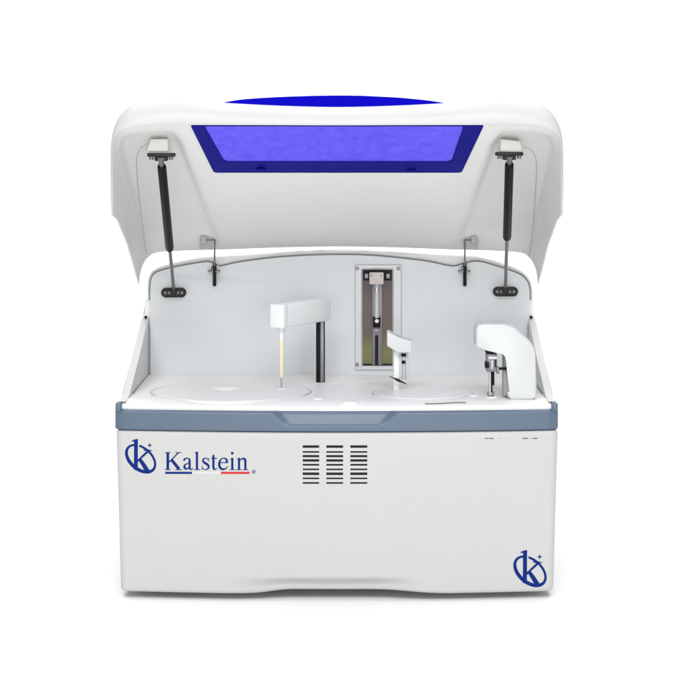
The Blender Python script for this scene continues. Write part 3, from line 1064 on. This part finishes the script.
# wordmark, serif letters drawn stroke by stroke; units of one em, baseline 0, up positive
EM, BX, BY, SX = 26.9, 163.9, 470.0, 0.945
def letter(ch, ox):
    pr = Print()
    T = lambda x, y: (BX + (ox + x) * EM * SX, BY - y * EM)
    def rb(pts, ws, per=8, smooth=True):
        pr.ribbon([T(*p) for p in pts], [q * EM for q in ws], per, smooth)
    def bar_(x0, x1, y0, y1):
        pr.poly([T(x0, y0), T(x1, y0), T(x1, y1), T(x0, y1)])
    def serif(x0, x1, y, up):                      # bracketed slab
        h = 0.020
        xm = (x0 + x1) / 2
        if up > 0:
            pr.poly([T(x0, y), T(x1, y), T(x1, y + h * 0.8), T(xm + 0.075, y + h * 1.5), T(xm - 0.075, y + h * 1.5), T(x0, y + h * 0.8)])
        else:
            pr.poly([T(x0, y), T(x0, y - h * 0.8), T(xm - 0.075, y - h * 1.5), T(xm + 0.075, y - h * 1.5), T(x1, y - h * 0.8), T(x1, y)])
    if ch == 'K':
        bar_(0.10, 0.205, 0.0, 0.662)
        serif(0.03, 0.275, 0.0, 1)
        serif(0.03, 0.275, 0.662, -1)
        rb([(0.19, 0.285), (0.40, 0.48), (0.575, 0.645)], [0.045] * 3)
        serif(0.445, 0.69, 0.662, -1)
        rb([(0.285, 0.395), (0.45, 0.205), (0.595, 0.036)], [0.108, 0.112, 0.112])
        serif(0.44, 0.73, 0.0, 1)
    elif ch == 'a':
        rb([(0.065, 0.335), (0.085, 0.395), (0.15, 0.438), (0.225, 0.435), (0.28, 0.39), (0.29, 0.32)], [0.055, 0.07, 0.045, 0.04, 0.07, 0.085])
        bar_(0.247, 0.332, 0.075, 0.335)
        rb([(0.29, 0.10), (0.31, 0.035), (0.355, 0.022), (0.435, 0.062)], [0.085, 0.06, 0.045, 0.028])
        rb([(0.285, 0.275), (0.19, 0.235), (0.10, 0.185), (0.085, 0.105), (0.135, 0.045), (0.21, 0.055), (0.285, 0.115)], [0.03, 0.04, 0.06, 0.085, 0.07, 0.05, 0.03])
    elif ch == 'l':
        bar_(0.09, 0.178, 0.0, 0.683)
        pr.poly([T(0.015, 0.625), T(0.09, 0.645), T(0.178, 0.683), T(0.178, 0.60), T(0.09, 0.61)])
        serif(0.018, 0.258, 0.0, 1)
    elif ch == 's':
        rb([(0.318, 0.335), (0.285, 0.405), (0.20, 0.436), (0.115, 0.41), (0.095, 0.335), (0.15, 0.275), (0.25, 0.215), (0.315, 0.145), (0.295, 0.06), (0.195, 0.015), (0.10, 0.045), (0.058, 0.13)],
           [0.022, 0.035, 0.034, 0.055, 0.07, 0.085, 0.09, 0.078, 0.058, 0.034, 0.034, 0.022], 6)
        bar_(0.304, 0.326, 0.31, 0.452)
        bar_(0.046, 0.068, 0.0, 0.155)
    elif ch == 't':
        rb([(0.115, 0.56), (0.115, 0.30), (0.115, 0.12), (0.14, 0.04), (0.19, 0.026), (0.268, 0.068)], [0.078, 0.085, 0.085, 0.075, 0.045, 0.022], 6)
        pr.poly([T(0.012, 0.415), T(0.255, 0.415), T(0.255, 0.450), T(0.10, 0.450), T(0.012, 0.428)])
        pr.poly([T(0.03, 0.44), T(0.154, 0.44), T(0.154, 0.578), T(0.14, 0.578), T(0.09, 0.49)])
    elif ch == 'e':
        rb([(0.10, 0.275), (0.41, 0.275)], [0.034, 0.034], 4)
        rb([(0.372, 0.262), (0.36, 0.36), (0.30, 0.432), (0.215, 0.436), (0.12, 0.385), (0.068, 0.25), (0.085, 0.12), (0.16, 0.04), (0.26, 0.032), (0.35, 0.075), (0.418, 0.150)],
           [0.078, 0.08, 0.052, 0.036, 0.055, 0.085, 0.09, 0.078, 0.066, 0.04, 0.018], 7)
    elif ch == 'i':
        bar_(0.092, 0.180, 0.0, 0.452)
        pr.poly([T(0.018, 0.398), T(0.092, 0.42), T(0.180, 0.458), T(0.180, 0.38), T(0.092, 0.385)])
        serif(0.018, 0.255, 0.0, 1)
        c = [T(0.134 + 0.055 * math.cos(2 * math.pi * k / 20), 0.625 + 0.055 * SX * math.sin(2 * math.pi * k / 20)) for k in range(20)]
        pr.poly(c)
    elif ch == 'n':
        bar_(0.080, 0.166, 0.0, 0.452)
        pr.poly([T(0.012, 0.398), T(0.08, 0.418), T(0.166, 0.458), T(0.166, 0.38), T(0.08, 0.385)])
        serif(0.012, 0.235, 0.0, 1)
        rb([(0.155, 0.352), (0.225, 0.412), (0.305, 0.425), (0.36, 0.385), (0.372, 0.30)], [0.028, 0.05, 0.07, 0.085, 0.086])
        bar_(0.329, 0.415, 0.0, 0.315)
        serif(0.262, 0.485, 0.0, 1)
    return pr.bm
adv = {'K': .722, 'a': .444, 'l': .278, 's': .389, 't': .278, 'e': .444, 'i': .278, 'n': .5}
pr = Print()
pr.hbar(165.1, 192.0, 471.8, 473.9)
mark = obj('wordmark', pr.bm, M['navy'], root, 80)
ox = 0.0
for ch in 'Kalstein':
    obj('letter', letter(ch, ox), M['navy'], mark, 80)
    ox += adv[ch]
pr = Print()
pr.hbar(192.3, 220.7, 471.8, 473.9)
obj('underline', pr.bm, M['white_ink'], mark, 80)
pr = Print()
pr.hbar(221.0, 249.6, 471.8, 473.9)
obj('underline', pr.bm, M['red'], mark, 80)
pr = Print()                                      # registered sign
cx, cy = 253.7, 471.7
ringp = [(cx + 1.75 * math.cos(2 * math.pi * k / 24), cy + 1.75 * math.sin(2 * math.pi * k / 24)) for k in range(25)]
pr.ribbon(ringp, [0.42] * 25, 1, False)
pr.ribbon([(cx - 0.5, cy - 1.0), (cx - 0.5, cy + 1.0)], [0.42, 0.42], 1, False)
pr.ribbon([(cx - 0.5, cy - 0.85), (cx + 0.45, cy - 0.75), (cx + 0.5, cy - 0.1), (cx - 0.5, cy + 0.05)], [0.36] * 4, 3)
pr.ribbon([(cx, cy), (cx + 0.7, cy + 1.0)], [0.42, 0.42], 1, False)
obj('registered_sign', pr.bm, M['navy'], mark, 80)
# remains of a rubbed-off line of print under the bar, at the right
for x0, x1, h in ((484.6, 488.4, .45), (489.0, 493.6, .5), (499.5, 500.6, .2), (506, 507, .2), (522.6, 528.0, .5), (530.2, 531.2, .4), (533.0, 537.6, .5)):
    pr = Print()
    pr.hbar(x0, x1, 438.4 - h, 438.4 + h, 4)
    obj('faded_print', pr.bm, M['ink'], root, 80)
